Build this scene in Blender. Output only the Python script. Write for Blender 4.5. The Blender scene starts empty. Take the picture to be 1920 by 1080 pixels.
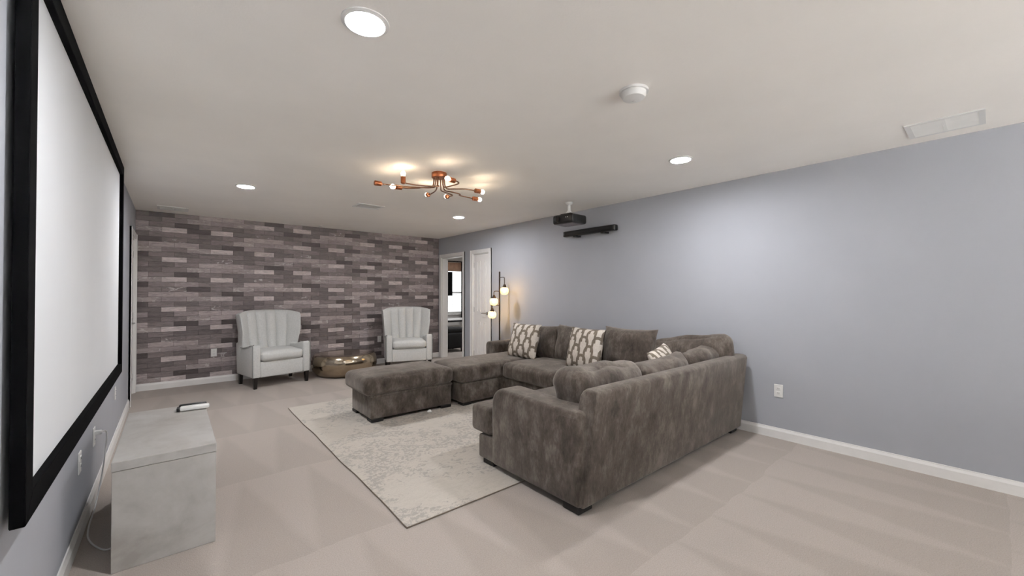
import bpy, bmesh, math, random
from mathutils import Vector, Matrix, noise
random.seed(7)
PI = math.pi
S = bpy.context.scene
COL = S.collection

# ------------------------------------------------------------------ camera
XL, XR, YB, YF, H = -0.374, 4.244, 7.407, -3.4, 2.44
cam = bpy.data.cameras.new('camera')
cam.sensor_fit = 'HORIZONTAL'; cam.sensor_width = 36.0
cam.lens = 758.94 / 1920 * 36.0
cam.clip_start = 0.02; cam.clip_end = 200
cam_o = bpy.data.objects.new('camera', cam); COL.objects.link(cam_o)
cam_o.location = (0, 0, 1.33)
cam_o.rotation_euler = (PI / 2 + 0.0108, 0, -0.6996)
S.camera = cam_o

# ------------------------------------------------------------------ world, exposure
W = bpy.data.worlds.new('world'); S.world = W; W.use_nodes = True
bg = W.node_tree.nodes['Background']
bg.inputs[0].default_value = (0.95, 0.98, 1.0, 1); bg.inputs[1].default_value = 1.8     # pale open sky
S.view_settings.view_transform = 'Standard'
S.view_settings.look = 'None'
S.view_settings.exposure = 0.2
S.view_settings.gamma = 1.0
S.view_settings.use_curve_mapping = False
LED = 425.0          # radiance of the recessed lamps
BULB = 36.0          # radiance of the filament bulbs
PW = (0.1, 3.8, 0.25, 2.2)   # assumed unseen window behind the viewer, added for daylight fill (x0, x1, z0, z1)
def portal(name, loc, rot, sx, sy):
    l = bpy.data.lights.new(name, 'AREA'); l.shape = 'RECTANGLE'; l.size = sx; l.size_y = sy; l.cycles.is_portal = True
    o = bpy.data.objects.new(name, l); COL.objects.link(o); o.location = loc; o.rotation_euler = rot
portal('window_portal', ((PW[0] + PW[1]) / 2, YF - 0.13, (PW[2] + PW[3]) / 2), (-PI / 2, 0, 0), PW[1] - PW[0], PW[3] - PW[2])
portal('window_portal', (5.985, 10.03, 1.37), (PI / 2, 0, 0), 1.47, 1.3)
sun = bpy.data.lights.new('sun', 'SUN'); sun.energy = 340.0; sun.angle = 0.01; sun.color = (1.0, 0.99, 0.98)
sun_o = bpy.data.objects.new('sun', sun); COL.objects.link(sun_o); sun_o.rotation_euler = (0.0, math.radians(32), 0.0)   # shines along the house front, enters no window
LED_SPOTS = [(0.603, 1.653), (0.588, 5.02), (3.233, 5.06), (3.246, 1.671)]

# ------------------------------------------------------------------ materials
def lin(c):
    return tuple(((v / 255) / 12.92 if v <= 10 else (((v / 255) + 0.055) / 1.055) ** 2.4) for v in c)
def rgba(c): return (*lin(c), 1)

class NT:
    def __init__(s, name):
        s.m = bpy.data.materials.new(name); s.m.use_nodes = True
        s.t = s.m.node_tree; s.n = s.t.nodes; s.b = s.n['Principled BSDF']
    def node(s, kind, **kw):
        n = s.n.new(kind)
        for k, v in kw.items():
            if k in n.inputs: n.inputs[k].default_value = v
            else: setattr(n, k, v)
        return n
    def link(s, a, b): s.t.links.new(a, b)
    def math(s, op, a, b=None):
        n = s.n.new('ShaderNodeMath'); n.operation = op
        for i, v in enumerate((a, b)):
            if v is None: continue
            if isinstance(v, (int, float)): n.inputs[i].default_value = v
            else: s.link(v, n.inputs[i])
        return n.outputs[0]
    def pos(s, scale=(1, 1, 1), kind='Position'):
        if kind == 'Position': src = s.n.new('ShaderNodeNewGeometry').outputs['Position']
        else: src = s.n.new('ShaderNodeTexCoord').outputs[kind]
        mp = s.n.new('ShaderNodeMapping'); mp.inputs['Scale'].default_value = scale
        s.link(src, mp.inputs['Vector']); return mp.outputs[0]
    def noise(s, vec, scale, detail=4, rough=0.55, dist=0.0):
        n = s.node('ShaderNodeTexNoise'); n.inputs['Scale'].default_value = scale
        n.inputs['Detail'].default_value = detail; n.inputs['Roughness'].default_value = rough
        n.inputs['Distortion'].default_value = dist
        s.link(vec, n.inputs['Vector']); return n.outputs['Fac']
    def ramp(s, fac, stops):
        r = s.n.new('ShaderNodeValToRGB'); e = r.color_ramp.elements
        while len(e) < len(stops): e.new(0.5)
        for i, (p, c) in enumerate(stops):
            e[i].position = p; e[i].color = c if len(c) == 4 else rgba(c)
        s.link(fac, r.inputs[0]); return r.outputs[0]
    def mix(s, fac, a, b, mode='MIX'):
        n = s.n.new('ShaderNodeMix'); n.data_type = 'RGBA'; n.blend_type = mode
        for i, v in ((0, fac), (6, a), (7, b)):
            if isinstance(v, (int, float)): n.inputs[i].default_value = v
            elif isinstance(v, tuple): n.inputs[i].default_value = v
            else: s.link(v, n.inputs[i])
        return n.outputs[2]
    def bump(s, h, strength=0.3, dist=0.01):
        b = s.n.new('ShaderNodeBump'); b.inputs['Strength'].default_value = strength
        b.inputs['Distance'].default_value = dist
        s.link(h, b.inputs['Height']); s.link(b.outputs[0], s.b.inputs['Normal'])
    def base(s, v):
        if isinstance(v, tuple): s.b.inputs['Base Color'].default_value = v
        else: s.link(v, s.b.inputs['Base Color'])
    def set(s, **kw):
        for k, v in kw.items(): s.b.inputs[k.replace('_', ' ')].default_value = v
        return s

def plain(name, c, rough=0.5, metal=0.0, var=0.05, scale=12, bump=0.0, bscale=200, spec=0.5, sheen=0.0):
    k = NT(name); v = k.pos()
    f = k.noise(v, scale)
    lo = tuple(max(0, x * (1 - var)) for x in c); hi = tuple(min(255, x * (1 + var)) for x in c)
    k.base(k.ramp(f, [(0.3, lo), (0.7, hi)]))
    k.set(Roughness=rough, Metallic=metal); k.b.inputs['Specular IOR Level'].default_value = spec
    if sheen: k.b.inputs['Sheen Weight'].default_value = sheen; k.b.inputs['Sheen Roughness'].default_value = 0.4
    if bump: k.bump(k.noise(v, bscale, 3), bump, 0.004)
    return k.m

def emit(name, c, strength):
    k = NT(name); k.base(rgba(c)); k.b.inputs['Emission Color'].default_value = (*lin(c), 1)
    k.b.inputs['Emission Strength'].default_value = strength
    return k.m

M = {}
M['wall'] = plain('wall_paint_blue_grey', (174, 176, 182), 0.7, var=0.012, scale=1.5, bump=0.10, bscale=160, spec=0.25)
M['ceiling'] = plain('ceiling_paint', (250, 246, 240), 0.8, var=0.012, scale=1.2, bump=0.14, bscale=110, spec=0.2)
M['trim'] = plain('white_trim_paint', (236, 234, 231), 0.35, var=0.01)
M['plastic_white'] = plain('white_plastic', (232, 231, 228), 0.35, var=0.01)
M['black_velvet'] = plain('black_velvet_frame', (4, 4, 5), 0.9, var=0.1, spec=0.06)
M['canvas'] = plain('matte_white_screen', (228, 230, 232), 0.8, var=0.006, scale=2, spec=0.2)
M['black_plastic'] = plain('black_plastic', (15, 15, 16), 0.35, var=0.1)
M['grey_plastic'] = plain('grey_plastic', (120, 112, 116), 0.4, var=0.05)
M['dark_wood'] = plain('dark_wood_leg', (22, 16, 14), 0.35, var=0.25, scale=30)
M['black_foot'] = plain('black_block_foot', (14, 12, 12), 0.5, var=0.1)
M['mortar'] = plain('dark_joint', (108, 99, 97), 0.8, var=0.08, scale=40)
M['steel'] = plain('satin_nickel', (170, 168, 165), 0.3, 1.0, var=0.02)
M['bronze'] = plain('aged_bronze', (64, 52, 44), 0.4, 0.8, var=0.12)
M['copper'] = plain('brushed_copper', (158, 96, 62), 0.4, 0.8, var=0.1, scale=40)
M['copper_arm'] = plain('dull_bronze_tube', (128, 96, 76), 0.35, 0.85, var=0.08, scale=40)
M['rubber'] = plain('white_cable_rubber', (222, 222, 220), 0.4, var=0.02)
M['tan'] = plain('tan_fabric', (205, 165, 140), 0.8, var=0.05)
M['black_fabric'] = plain('black_fabric', (17, 16, 16), 0.8, var=0.15, scale=40)
M['led'] = emit('recessed_lamp_lens', (250, 251, 255), LED)
M['bulb'] = emit('warm_filament_bulb', (255, 232, 200), BULB)
def amber():
    k = NT('amber_glass_shade')
    tr = k.n.new('ShaderNodeBsdfTransparent'); tr.inputs[0].default_value = (1, .80, .42, 1)
    tl = k.n.new('ShaderNodeBsdfTranslucent'); tl.inputs[0].default_value = (1, .74, .30, 1)
    mx = k.n.new('ShaderNodeMixShader'); mx.inputs[0].default_value = 0.6
    k.link(tr.outputs[0], mx.inputs[1]); k.link(tl.outputs[0], mx.inputs[2]); k.link(mx.outputs[0], k.n['Material Output'].inputs[0]); return k.m
M['lamp_glow'] = amber()
M['lamp_bulb'] = emit('warm_lamp_bulb', (255, 226, 180), 45.0)

def carpet_mat():
    k = NT('beige_carpet'); v = k.pos()
    wob = k.noise(v, 2.2, 3)
    sep = k.n.new('ShaderNodeSeparateXYZ'); k.link(v, sep.inputs[0])
    wx = k.math('ADD', sep.outputs[0], k.math('MULTIPLY', wob, 0.07))
    wy = k.math('ADD', sep.outputs[1], k.math('MULTIPLY', wob, 0.10))
    # strokes of the vacuum cleaner: long triangles where the pile lies the other way
    fx = k.math('FRACT', k.math('DIVIDE', wx, 0.42)); fy = k.math('FRACT', k.math('DIVIDE', wy, 1.15))
    t = k.math('SUBTRACT', fy, k.math('ABSOLUTE', k.math('SUBTRACT', k.math('MULTIPLY', fx, 2), 1)))
    tri = k.ramp(t, [(0.42, (0, 0, 0, 1)), (0.56, (1, 1, 1, 1))])
    t2n = k.node('ShaderNodeMapRange'); t2n.inputs['From Min'].default_value = -0.12; t2n.inputs['From Max'].default_value = 0.12
    k.link(t, t2n.inputs['Value'])
    big = k.noise(v, 0.9, 3)
    fine = k.noise(v, 170, 3, 0.7)
    c = k.mix(t2n.outputs[0], rgba((174, 164, 155)), rgba((183, 173, 164)))
    c = k.mix(k.math('MULTIPLY', big, 0.35), c, rgba((171, 161, 152)))
    sp = k.ramp(fine, [(0.3, (0.74, 0.74, 0.74, 1)), (0.7, (1.12, 1.12, 1.12, 1))])
    c = k.mix(0.75, c, sp, 'MULTIPLY')
    k.base(c); k.set(Roughness=0.95); k.b.inputs['Specular IOR Level'].default_value = 0.1
    k.b.inputs['Sheen Weight'].default_value = 0.15
    k.bump(fine, 0.5, 0.008); return k.m
M['carpet'] = carpet_mat()

def rug_mat():
    k = NT('distressed_cream_rug'); v = k.pos()
    big = k.noise(v, 1.5, 5, 0.62, 0.8)
    med = k.noise(v, 9, 6, 0.72, 1.4)
    vs = k.pos((1, 2.6, 1)); flo = k.noise(vs, 5.5, 6, 0.7, 2.2)
    mask = k.math('MULTIPLY', k.math('GREATER_THAN', k.math('ADD', k.math('MULTIPLY', big, 0.9), k.math('MULTIPLY', med, 0.75)), 0.82), 1.0)
    m2 = k.math('MULTIPLY', mask, k.math('GREATER_THAN', k.noise(v, 34, 4, 0.75), 0.49))
    c = k.ramp(flo, [(0.35, (188, 181, 171)), (0.55, (197, 190, 180)), (0.7, (178, 171, 162))])
    c = k.mix(k.math('MULTIPLY', m2, 0.55), c, rgba((150, 146, 141)))
    fine = k.noise(v, 240, 2, 0.6)
    sp = k.ramp(fine, [(0.3, (0.86, 0.86, 0.86, 1)), (0.7, (1.06, 1.06, 1.06, 1))])
    c = k.mix(0.7, c, sp, 'MULTIPLY')
    k.base(c); k.set(Roughness=0.95); k.b.inputs['Specular IOR Level'].default_value = 0.1
    k.bump(fine, 0.35, 0.004); return k.m
M['rug'] = rug_mat()

def plush(name, lo, mid, hi):
    k = NT(name)
    n1 = k.noise(k.pos((1, 1, 0.5)), 11, 6, 0.72, 0.15); n2 = k.noise(k.pos((1, 1, 0.4)), 60, 4, 0.7); n0 = k.noise(k.pos(), 3.5, 3, 0.5)
    f = k.math('ADD', k.math('ADD', k.math('MULTIPLY', n1, 0.55), k.math('MULTIPLY', n2, 0.2)), k.math('MULTIPLY', n0, 0.25))
    k.base(k.ramp(f, [(0.38, lo), (0.5, mid), (0.62, hi)]))
    k.set(Roughness=0.9); k.b.inputs['Specular IOR Level'].default_value = 0.15
    k.b.inputs['Sheen Weight'].default_value = 0.38; k.b.inputs['Sheen Tint'].default_value = (1, .93, .85, 1); k.b.inputs['Sheen Roughness'].default_value = 0.45
    k.bump(k.noise(k.pos((1, 1, 0.5)), 120, 4, 0.7), 0.35, 0.006); return k.m
M['plush'] = plush('grey_brown_plush', (58, 51, 46), (86, 78, 71), (119, 111, 103))
M['chair_fabric'] = plain('light_grey_linen', (207, 207, 204), 0.85, var=0.03, scale=60, bump=0.2, bscale=420, spec=0.2, sheen=0.1)
M['chair_piping'] = plain('grey_piping', (138, 138, 136), 0.8, var=0.05)

def concrete():
    k = NT('grey_concrete_laminate'); v = k.pos()
    n = k.noise(v, 3.2, 7, 0.62, 0.6); n2 = k.noise(v, 14, 5, 0.7)
    f = k.math('ADD', k.math('MULTIPLY', n, 0.8), k.math('MULTIPLY', n2, 0.2))
    k.base(k.ramp(f, [(0.36, (158, 154, 148)), (0.5, (176, 173, 168)), (0.64, (188, 186, 182))]))
    k.set(Roughness=0.3); return k.m
M['concrete'] = concrete()

def gold():
    k = NT('polished_pale_gold'); v = k.pos()
    k.base(k.ramp(k.noise(v, 6, 3), [(0.3, (170, 156, 136)), (0.7, (186, 172, 152))]))
    k.set(Roughness=0.16, Metallic=1.0); k.bump(k.noise(v, 7, 2), 0.12, 0.02); return k.m
M['gold'] = gold()

def pillow_mat():
    k = NT('cream_taupe_ring_print')
    uv = k.n.new('ShaderNodeTexCoord').outputs['UV']
    def ring(off, n=2.7):
        mp = k.n.new('ShaderNodeMapping'); mp.inputs['Scale'].default_value = (n, n * 0.86, 1); mp.inputs['Location'].default_value = (off, off, 0)
        k.link(uv, mp.inputs['Vector'])
        sp = k.n.new('ShaderNodeSeparateXYZ'); k.link(mp.outputs[0], sp.inputs[0])
        a = k.math('SUBTRACT', k.math('FRACT', sp.outputs[0]), 0.5); b = k.math('SUBTRACT', k.math('FRACT', sp.outputs[1]), 0.5)
        up = k.math('GREATER_THAN', b, 0.0)
        # an arch: half ring above, straight legs below
        d = k.math('SQRT', k.math('ADD', k.math('MULTIPLY', a, a), k.math('MULTIPLY', k.math('MULTIPLY', b, b), up)))
        band = k.math('LESS_THAN', k.math('ABSOLUTE', k.math('SUBTRACT', d, 0.30)), 0.08)
        return band
    f = k.math('MAXIMUM', ring(0.0), ring(0.5))
    g = k.noise(k.pos(), 60, 3)
    a = k.ramp(g, [(0.3, (205, 196, 184)), (0.7, (220, 212, 202))]); b = k.ramp(g, [(0.3, (116, 106, 94)), (0.7, (138, 127, 113))])
    k.base(k.mix(f, a, b)); k.set(Roughness=0.85); k.b.inputs['Specular IOR Level'].default_value = 0.2
    return k.m
M['pillow'] = pillow_mat()

def brick_mat(i, c):
    k = NT('stacked_brick_tone'); v = k.pos((1.6, 1, 9))
    n = k.noise(v, 4.5, 6, 0.68, 1.2); n2 = k.noise(k.pos((1, 1, 3)), 26, 4, 0.7)
    f = k.math('ADD', k.math('MULTIPLY', n, 0.7), k.math('MULTIPLY', n2, 0.3))
    lo = tuple(x * 0.80 for x in c); hi = tuple(min(255, x * 1.13) for x in c)
    col = k.ramp(f, [(0.34, lo), (0.5, c), (0.66, hi)])
    if i >= 6:   # pale chipped flecks
        m = k.math('GREATER_THAN', k.noise(k.pos((1, 1, 2.4)), 9.5, 3, 0.5, 1.5), 0.60)
        col = k.mix(k.math('MULTIPLY', m, 0.85), col, rgba((196, 190, 188)))
    oi = k.n.new('ShaderNodeObjectInfo').outputs['Random']
    col = k.mix(k.math('MULTIPLY', oi, 0.14), col, rgba((104, 97, 96)))
    k.base(col); k.set(Roughness=0.6); k.b.inputs['Specular IOR Level'].default_value = 0.3
    k.bump(f, 0.25, 0.004); return k.m
TONES = [(92, 84, 83), (120, 111, 110), (139, 129, 128), (158, 147, 146), (180, 168, 167), (206, 194, 192), (134, 124, 123), (168, 157, 155)]
BR = [brick_mat(i, c) for i, c in enumerate(TONES)]

def pane_mat():
    k = NT('clear_window_glass')
    tr = k.n.new('ShaderNodeBsdfTransparent'); gl = k.n.new('ShaderNodeBsdfGlossy'); gl.inputs['Roughness'].default_value = 0.02
    mx = k.n.new('ShaderNodeMixShader'); mx.inputs[0].default_value = 0.06
    k.link(tr.outputs[0], mx.inputs[1]); k.link(gl.outputs[0], mx.inputs[2])
    k.link(mx.outputs[0], k.n['Material Output'].inputs[0]); return k.m
M['pane'] = pane_mat()

# ------------------------------------------------------------------ helpers
def obj(name, bm, mat, parent=None, smooth=False, auto=None):
    me = bpy.data.meshes.new(name)
    if isinstance(bm, bmesh.types.BMesh):
        bmesh.ops.recalc_face_normals(bm, faces=bm.faces[:])
        bm.to_mesh(me); bm.free()
    else: me = bm
    o = bpy.data.objects.new(name, me); COL.objects.link(o)
    for m in (mat if isinstance(mat, list) else [mat]): me.materials.append(m)
    if smooth:
        for p in me.polygons: p.use_smooth = True
        if auto:
            try: me.set_sharp_from_angle(angle=math.radians(auto))
            except Exception: pass
    if parent: o.parent = parent
    return o
def tag(o, label, cat=None, group=None, kind=None):
    o['label'] = label
    if cat: o['category'] = cat
    if group: o['group'] = group
    if kind: o['kind'] = kind
    return o
def thing(name, label, cat, loc=(0, 0, 0), rz=0, group=None):
    o = bpy.data.objects.new(name, None); COL.objects.link(o)
    o.location = loc; o.rotation_euler = (0, 0, rz); o.empty_display_size = 0.1
    return tag(o, label, cat, group)
def copy_tree(o, parent=None):
    c = o.copy(); COL.objects.link(c); c.parent = parent
    for ch in list(o.children): copy_tree(ch, c)
    return c
def NB(): return bmesh.new()
def box(bm, x0, x1, y0, y1, z0, z1, mi=0):
    vs = [bm.verts.new(p) for p in ((x0, y0, z0), (x1, y0, z0), (x1, y1, z0), (x0, y1, z0), (x0, y0, z1), (x1, y0, z1), (x1, y1, z1), (x0, y1, z1))]
    for f in ((0, 3, 2, 1), (4, 5, 6, 7), (0, 1, 5, 4), (1, 2, 6, 5), (2, 3, 7, 6), (3, 0, 4, 7)):
        bm.faces.new([vs[i] for i in f]).material_index = mi
    return bm
def bev(bm, r, seg=3):
    bmesh.ops.bevel(bm, geom=bm.edges[:], offset=r, segments=seg, affect='EDGES', profile=0.5, clamp_overlap=True)
    return bm
def rbox(x0, x1, y0, y1, z0, z1, r=0.01, seg=3): return bev(box(NB(), x0, x1, y0, y1, z0, z1), r, seg)
def extrude_poly(pts, axis, a0, a1, r=0.0, seg=3):
    """a closed outline in the two other axes, extruded along one axis"""
    bm = NB()
    def P(u, v, a): return {'x': (a, u, v), 'y': (u, a, v), 'z': (u, v, a)}[axis]
    A = [bm.verts.new(P(u, v, a0)) for u, v in pts]; B = [bm.verts.new(P(u, v, a1)) for u, v in pts]
    n = len(pts)
    bm.faces.new(A); bm.faces.new(B[::-1])
    for i in range(n): bm.faces.new((A[i], B[i], B[(i + 1) % n], A[(i + 1) % n]))
    bmesh.ops.recalc_face_normals(bm, faces=bm.faces[:])
    if r:
        es = [e for e in bm.edges if e.calc_face_angle(0) > 0.6]
        bmesh.ops.bevel(bm, geom=es, offset=r, segments=seg, affect='EDGES', profile=0.5, clamp_overlap=True)
    return bm
def arc(cx, cy, r, a0, a1, n=6):
    return [(cx + r * math.cos(math.radians(a0 + (a1 - a0) * i / n)), cy + r * math.sin(math.radians(a0 + (a1 - a0) * i / n))) for i in range(n + 1)]
def lathe(prof, n=32, c=(0, 0, 0), bm=None, mat=None):
    bm = bm or NB(); rows = []
    c = Vector(c); mat = mat or Matrix.Identity(3)
    for r, z in prof:
        if r < 1e-6: rows.append([bm.verts.new(c + mat @ Vector((0, 0, z)))])
        else: rows.append([bm.verts.new(c + mat @ Vector((r * math.cos(2 * PI * i / n), r * math.sin(2 * PI * i / n), z))) for i in range(n)])
    for a, b in zip(rows, rows[1:]):
        for i in range(n):
            j = (i + 1) % n
            if len(a) == 1 and len(b) == 1: continue
            if len(a) == 1: bm.faces.new((a[0], b[i], b[j]))
            elif len(b) == 1: bm.faces.new((a[i], a[j], b[0]))
            else: bm.faces.new((a[i], a[j], b[j], b[i]))
    return bm
def aim(d):
    return Vector(d).normalized().to_track_quat('Z', 'Y').to_matrix()
def smooth_path(pts, k=6):
    P = [Vector(p) for p in pts]
    if len(P) < 3: return P
    Q = [P[0] * 2 - P[1]] + P + [P[-1] * 2 - P[-2]]; out = []
    for i in range(1, len(Q) - 2):
        for j in range(k):
            t = j / k; a, b, c, d = Q[i - 1], Q[i], Q[i + 1], Q[i + 2]
            out.append(0.5 * ((2 * b) + (c - a) * t + (2 * a - 5 * b + 4 * c - d) * t * t + (3 * b - a - 3 * c + d) * t ** 3))
    return out + [P[-1]]
def tube(pts, r, n=8, bm=None, closed_ends=True):
    bm = bm or NB(); P = [Vector(p) for p in pts]; rows = []
    for i, p in enumerate(P):
        d = (P[min(i + 1, len(P) - 1)] - P[max(i - 1, 0)])
        m = aim(d); rr = r(i / (len(P) - 1)) if callable(r) else r
        ring = [p + m @ Vector((rr * math.cos(2 * PI * k / n), rr * math.sin(2 * PI * k / n), 0)) for k in range(n)]
        if rows:   # keep the twist small
            prev = rows[-1]; best = min(range(n), key=lambda s: sum((ring[(k + s) % n] - prev[k].co).length for k in range(n)))
            ring = [ring[(k + best) % n] for k in range(n)]
        rows.append([bm.verts.new(q) for q in ring])
    for a, b in zip(rows, rows[1:]):
        for k in range(n): bm.faces.new((a[k], a[(k + 1) % n], b[(k + 1) % n], b[k]))
    if closed_ends: bm.faces.new(rows[0][::-1]); bm.faces.new(rows[-1])
    return bm
def soft_block(w, d, h, r=0.05, bulge=(0, 0, 0.02), cuts=12, wr=0.0, seed=0, wscale=5.0):
    """upholstered block centred on the origin: rounded edges, crowned faces, a few wrinkles"""
    bm = NB(); bmesh.ops.create_cube(bm, size=2.0)
    bmesh.ops.subdivide_edges(bm, edges=bm.edges[:], cuts=cuts, use_grid_fill=True)
    half = Vector((w / 2, d / 2, h / 2))
    for v in bm.verts:
        p = Vector([math.copysign(1 - (1 - min(1, abs(c))) ** 1.5, c) for c in v.co])
        q = Vector([p[i] * half[i] for i in range(3)])
        c = Vector([max(-(half[i] - r), min(half[i] - r, q[i])) for i in range(3)])
        dd = q - c
        if dd.length > 1e-7:
            k = dd.length
            q = c + dd / k * r * min(1.0, max(abs(dd[i]) for i in range(3)) / r)
        for i in range(3):
            j, k2 = (i + 1) % 3, (i + 2) % 3
            q[i] += p[i] * bulge[i] * (1 - p[j] ** 2) * (1 - p[k2] ** 2)
        if wr:
            nv = noise.noise_vector(q * wscale + Vector((seed * 3.1, seed * 1.7, seed)))
            q += nv * wr
        v.co = q
    return bm
def place(bm, loc=(0, 0, 0), rot=(0, 0, 0)):
    m = Matrix.Translation(loc) @ Matrix.Rotation(rot[2], 4, 'Z') @ Matrix.Rotation(rot[1], 4, 'Y') @ Matrix.Rotation(rot[0], 4, 'X')
    bmesh.ops.transform(bm, matrix=m, verts=bm.verts[:]); return bm
def pillow(w, h, t, n=18, pinch=0.06, wr=0.012, seed=0):
    """stuffed cushion standing in the XZ plane, centred; two faces meet in a seam; uv over the face"""
    bm = NB(); uvl = bm.loops.layers.uv.new('UVMap'); grids = []
    for side in (-1, 1):
        g = []
        for i in range(n + 1):
            row = []
            for j in range(n + 1):
                u = -1 + 2 * i / n; v = -1 + 2 * j / n
                th = (max(0.0, (1 - u ** 4)) * max(0.0, (1 - v ** 4))) ** 0.5
                th = th * (1 - 0.28 * (u * u + v * v) / 2)
                e = pinch * (1 - (u * v) ** 2)
                x = u * w / 2 * (1 - e * (v * v if abs(u) > 0.999 else v * v * abs(u)) * 0 - pinch * (1 - v * v) * u * u * 0.8)
                z = v * h / 2 * (1 - pinch * (1 - u * u) * v * v * 0.8)
                p = Vector((x, side * th * t / 2, z))
                edge = (abs(u) > 0.999 or abs(v) > 0.999)
                nv = noise.noise_vector(Vector((x * 6 + seed, 0 if edge else side * 2, z * 6)))
                p += nv * wr * (0.3 if edge else 1)
                row.append((p, ((u + 1) / 2, (v + 1) / 2)))
            g.append(row)
        grids.append(g)
    V = {}
    def vert(s, i, j):
        key = (0 if (i in (0, n) or j in (0, n)) else s, i, j)
        if key not in V: V[key] = bm.verts.new(grids[s][i][j][0])
        return V[key]
    for s in (0, 1):
        for i in range(n):
            for j in range(n):
                idx = [(i, j), (i + 1, j), (i + 1, j + 1), (i, j + 1)]
                if s == 1: idx = idx[::-1]
                try: f = bm.faces.new([vert(s, a, b) for a, b in idx])
                except ValueError: continue
                for l, (a, b) in zip(f.loops, idx): l[uvl].uv = grids[s][a][b][1]
    return bm
def struct(name, bm, mat, label, cat, parent=None):
    o = obj(name, bm, mat, parent)
    return tag(o, label, cat, kind='structure')

# ------------------------------------------------------------------ room shell
T = 0.12
struct('floor', box(NB(), XL - T, XR, YF - T, YB + T, -0.1, 0), M['carpet'], 'beige wall-to-wall carpet with vacuum strokes', 'floor')
struct('ceiling', box(NB(), XL - T, XR + T, YF - T, YB + T, H, H + 0.1), M['ceiling'], 'warm off-white painted ceiling', 'ceiling')
bm = NB(); box(bm, XL, PW[0], YF - T, YF, 0, H); box(bm, PW[1], XR, YF - T, YF, 0, H); box(bm, PW[0], PW[1], YF - T, YF, 0, PW[2]); box(bm, PW[0], PW[1], YF - T, YF, PW[3], H)
struct('wall_front', bm, M['wall'], 'blue-grey wall behind the viewer', 'wall')
D3 = (6.50, 7.30, 2.035)      # opening in the left wall
bm = NB(); box(bm, XL - T, XL, YF - T, D3[0], 0, H); box(bm, XL - T, XL, D3[1], YB + T, 0, H); box(bm, XL - T, XL, D3[0], D3[1], D3[2], H)
struct('wall_left', bm, M['wall'], 'blue-grey wall carrying the projection screen', 'wall')
D1 = (6.49, 7.27, 2.035); D2 = (5.655, 6.155, 2.035)
bm = NB()
box(bm, XR, XR + T, YF - T, D2[0], 0, H); box(bm, XR, XR + T, D2[1], D1[0], 0, H); box(bm, XR, XR + T, D1[1], YB + T, 0, H)
box(bm, XR, XR + T, D2[0], D2[1], D2[2], H); box(bm, XR, XR + T, D1[0], D1[1], D1[2], H)
struct('wall_right', bm, M['wall'], 'long blue-grey wall with two doors and sofa against it', 'wall')

bm = NB(); xs = [PW[0] + (PW[1] - PW[0]) * i / 3 for i in range(4)]
for x in xs: box(bm, x - .025, x + .025, YF - .08, YF - .04, PW[2], PW[3])
for z in (PW[2] + .025, PW[3] - .025): box(bm, PW[0], PW[1], YF - .08, YF - .04, z - .025, z + .025)
w2 = struct('fill_window', bm, M['trim'], 'wide unseen window behind the viewer, added for daylight fill', 'window')  # assumed opening, put in to let fill daylight into the room
for a, b in zip(xs, xs[1:]): obj('pane', box(NB(), a + .025, b - .025, YF - .062, YF - .058, PW[2] + .05, PW[3] - .05), M['pane'], w2)

tag(obj('bounce_slab', box(NB(), -9, 13, YF - T - 14, YF - T, -.25, -.12), plain('pale_concrete', (220, 220, 220), .8, var=.04, scale=3)), 'pale concrete slab added out of view to bounce sunlight into the room', 'bounce_slab', kind='structure')  # unseen sunlit slab, added to throw light up onto the ceiling

# brick wall: flat base with dark joints, bricks proud of it
wall_back = struct('wall_back', box(NB(), XL, XR, YB + 0.004, YB + T, 0, H), M['mortar'], 'accent wall of stacked grey, mauve and tan bricks', 'wall')
BL, BH, X0, Z0 = 0.2725, 0.0693, -0.106, 2.203
REL = {0: (5, 1), 1: (2, 1), 2: (6, 1), 3: (4, 2), 4: (3, 7), 5: (1, 2), 6: (5, 1), 7: (2, 4), 8: (2, 7), 9: (0, 2)}
camd = Vector((math.sin(0.6996), math.cos(0.6996), 0)); camr = Vector((math.cos(0.6996), -math.sin(0.6996), 0))
def px(x, y, z):
    d = Vector((x, y, z - 1.33)); return (960 + 758.94 * d.dot(camr) / d.dot(camd), 540 + 8 - 758.94 * d.z / d.dot(camd))
bricks = []
for r in range(-4, 34):
    zc = Z0 - r * BH; z0, z1 = max(zc - BH / 2, 0.0), min(zc + BH / 2, H)
    if z1 - z0 < 0.008: continue
    for c in range(-3, 19):
        x0 = X0 + c * BL + (BL / 2 if r % 2 else 0); x1 = x0 + BL
        a, b = max(x0, XL), min(x1, XR)
        if b - a < 0.02: continue
        m = c // 2; rel = (r - 4 * m) % 10
        tone = REL[rel][c % 2]
        q = random.Random(rel * 7 + (c % 2) * 31 + (c // 2) * 3 + r)
        if q.random() < 0.20 and tone in (1, 2, 3): tone = max(0, min(5, tone + q.choice((-1, 1))))
        p0, p1 = px(a, YB, z0), px(b, YB, z1)
        cx, cy = (p0[0] + p1[0]) / 2, (p0[1] + p1[1]) / 2
        hid = (440 < cx < 550 and cy > 585) or (440 < cx < 580 and cy > 640) or (720 < cx < 808 and cy > 580) or (590 < cx < 700 and cy > 665)
        vis = 0.2 if hid else 1.0
        bricks.append((abs((p1[0] - p0[0]) * (p1[1] - p0[1])) * vis, a, b, z0, z1, tone, q.uniform(0.0, 0.005)))
bricks.sort(key=lambda t: -t[0])
mesh_cache = {}
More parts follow.
